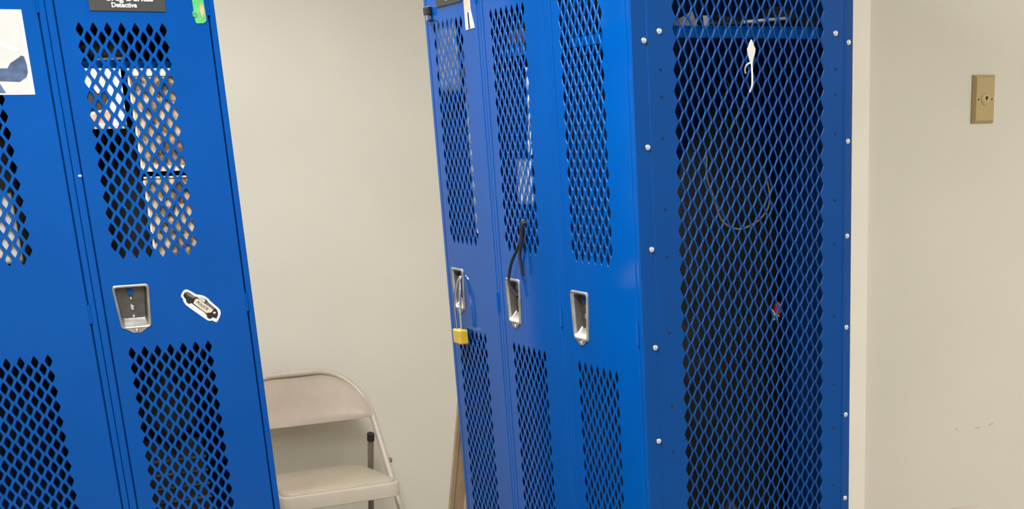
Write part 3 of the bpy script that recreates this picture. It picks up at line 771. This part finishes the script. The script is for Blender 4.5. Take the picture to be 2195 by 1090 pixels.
# ------------------------------------------------------------------ phone jack plate on the right wall
YW = 2.92
sw = empty('wall_plate', (2.4905, YW, 0.063)); tag(sw, 'ivory wall plate with a round cable outlet on the right wall', 'wall plate')
bm = bmesh.new()
def rect(dx, dz, yy): return [bm.verts.new((a * dx, yy, b * dz)) for a, b in ((-1, -1), (1, -1), (1, 1), (-1, 1))]
r0, r1, r2, r3 = rect(.0352, .0572, 0), rect(.0352, .0572, -0.004), rect(.0290, .0510, -0.0125), rect(.0270, .0490, -0.0122)
for p, q in ((r0, r1), (r1, r2), (r2, r3)):
    for i in range(4): bm.faces.new((p[i], p[(i + 1) % 4], q[(i + 1) % 4], q[i]))
bm.faces.new(r3); link('cover', bm, IVORY, sw)
bm = bmesh.new(); dome(bm, (0.001, -0.0122, -0.001), 0.0152, 0.005, seg=24, rings=5); link('outlet_insert', bm, IVORY_L, sw, smooth=True)
bm = bmesh.new(); plate_xz(bm, [(-0.0035, 0.0055), (0.0045, 0.0062), (0.0045, 0.003), (0.0, -0.004), (-0.0035, 0.002)][::-1], -0.0180, -0.0150); link('outlet_hole', bm, DARKHOLE, sw)
for s in (-1, 1):
    bm = bmesh.new(); dome(bm, (s * 0.0215, -0.0122, -0.001), 0.0024, 0.0009, seg=10, rings=2); link('screw', bm, DARKHOLE, sw, smooth=True)

# ------------------------------------------------------------------ room
def struct(name, bm, m): return tag(link(name, bm, m), kind='structure')
X0, X1, Y0, Y1 = -2.2, 4.2, -2.6, 5.06
bm = bmesh.new(); box(bm, X0 - .1, X1 + .1, Y0 - .1, Y1 + .1, FLOOR - 0.1, FLOOR); struct('floor', bm, FLOORM)
bm = bmesh.new(); box(bm, X0 - .1, X1 + .1, Y0 - .1, Y1 + .1, CEIL, CEIL + 0.1); struct('ceiling', bm, CEILM)
bm = bmesh.new(); box(bm, X0, 2.1, Y1, Y1 + 0.1, FLOOR, CEIL); struct('wall_back', bm, WALL)
bm = bmesh.new(); box(bm, 2.10, X1, YW, YW + 0.12, FLOOR, CEIL); struct('wall_right', bm, WALL)
bm = bmesh.new(); box(bm, 2.10, 2.2, YW + 0.12, Y1 + .1, FLOOR, CEIL); struct('wall_alcove', bm, WALL)
bm = bmesh.new(); box(bm, X1, X1 + 0.1, Y0, YW + .12, FLOOR, CEIL); struct('wall_far_right', bm, WALL)
bm = bmesh.new(); box(bm, X0 - 0.1, X0, Y0 - .1, Y1 + .1, FLOOR, CEIL); struct('wall_left', bm, WALL)
bm = bmesh.new(); box(bm, X0, X1 + .1, Y0 - 0.1, Y0, FLOOR, CEIL); struct('wall_front', bm, WALL)
bm = bmesh.new(); box(bm, 2.045, 2.126, YW - 0.018, YW + 0.10, FLOOR, CEIL, 0.002); box(bm, 2.1255, 2.1295, YW - 0.010, YW + 0.001, FLOOR, CEIL, 0.001); struct('trim_1', bm, TRIMW)
bm = bmesh.new(); box(bm, X0, 2.1, Y1 - 0.012, Y1, FLOOR, FLOOR + 0.10, 0.003); struct('baseboard_back', bm, mat('vinyl_base', (0.05, 0.045, 0.04), 0.4, noise=0.1))
bm = bmesh.new(); box(bm, 2.13, X1, YW - 0.012, YW, FLOOR, FLOOR + 0.10, 0.003); struct('baseboard_right', bm, bpy.data.materials['vinyl_base'])
# scuffs on the right wall
SCUFF = mat('scuff_grey', (0.60, 0.56, 0.47), 0.7, noise=0.2, nscale=100)
for (x, z, w, h, a) in ((2.518, -0.781, 0.010, 0.0022, 6), (2.566, -0.777, 0.011, 0.0024, 12), (2.445, -0.777, 0.005, 0.003, 0)):
    bm = bmesh.new(); n = 12; ca, sa = math.cos(math.radians(a)), math.sin(math.radians(a))
    plate_xz(bm, [(w * math.cos(2 * PI * k / n) * ca - h * math.sin(2 * PI * k / n) * sa, w * math.cos(2 * PI * k / n) * sa + h * math.sin(2 * PI * k / n) * ca) for k in range(n)][::-1], -0.0004, 0.0)
    o = link('scuff_mark', bm, SCUFF); o.location = (x, YW, z); tag(o, kind='structure')

# ------------------------------------------------------------------ ceiling lights and added fill panels
DIFF = emis('light_diffuser', (1.0, 0.98, 0.94), 2.5)
for k, (x, yy, lab, p) in enumerate((
        (0.2, 1.75, 'recessed ceiling light panel over the two locker rows', 59),
        (0.1, -0.65, 'recessed ceiling light panel behind the camera', 25),
        (3.0, 0.55, 'added fill light panel before the right wall', 62),  # unseen fill lamp, added to brighten the right wall
        (0.85, 3.42, 'added fill light panel over the alcove with the chair', 41))):  # unseen fill lamp, added to lift the back wall behind the chair
    t = empty('ceiling_light', (x, yy, CEIL)); tag(t, lab, 'ceiling light', 'ceiling lights')
    bm = bmesh.new()
    for a in ((-.31, .31, -.61, -.58), (-.31, .31, .58, .61), (-.31, -.28, -.58, .58), (.28, .31, -.58, .58)): box(bm, *a, -0.02, 0)
    link('frame', bm, TRIMW, t)
    bm = bmesh.new(); box(bm, -.28, .28, -.58, .58, -0.008, -0.002); link('diffuser', bm, DIFF, t)
    la = bpy.data.lights.new('lamp', 'AREA'); la.shape = 'RECTANGLE'; la.size = 0.54; la.size_y = 1.14
    la.energy = p; la.color = (1.0, 0.985, 0.955)
    lo = bpy.data.objects.new('lamp', la); COL.objects.link(lo); lo.parent = t; lo.location = (0, 0, -0.025)

wd = bpy.data.worlds.new('World'); SC.world = wd; wd.use_nodes = True
wd.node_tree.nodes['Background'].inputs[0].default_value = (0.9, 0.9, 0.85, 1)
wd.node_tree.nodes['Background'].inputs[1].default_value = 0.2

# ------------------------------------------------------------------ camera (photograph frame 2195 x 1090)
F, PX, PY = 2983.8206, 1520.166, 1343.1415
R_ = Vector((0.865399, -0.50047142, -0.02475745)); U_ = Vector((0.18761416, 0.27781047, 0.94213707)); Fw = Vector((0.4646348, 0.81996933, -0.33431243))
cam = bpy.data.cameras.new('camera'); co = bpy.data.objects.new('camera', cam); COL.objects.link(co)
M = Matrix((R_, U_, -Fw)).transposed().to_4x4()
co.matrix_world = M
cam.sensor_fit = 'HORIZONTAL'; cam.sensor_width = 36.0; cam.lens = F * 36.0 / 2195
cam.shift_x = (1097.5 - PX) / 2195; cam.shift_y = (PY - 545) / 2195
cam.clip_start = 0.02; cam.clip_end = 50
SC.camera = co
SC.view_settings.view_transform = 'Standard'
SC.view_settings.look = 'None'
SC.view_settings.exposure = 0.0
SC.cycles.max_bounces = 8
SC.cycles.diffuse_bounces = 5
SC.cycles.caustics_reflective = False
SC.cycles.caustics_refractive = False
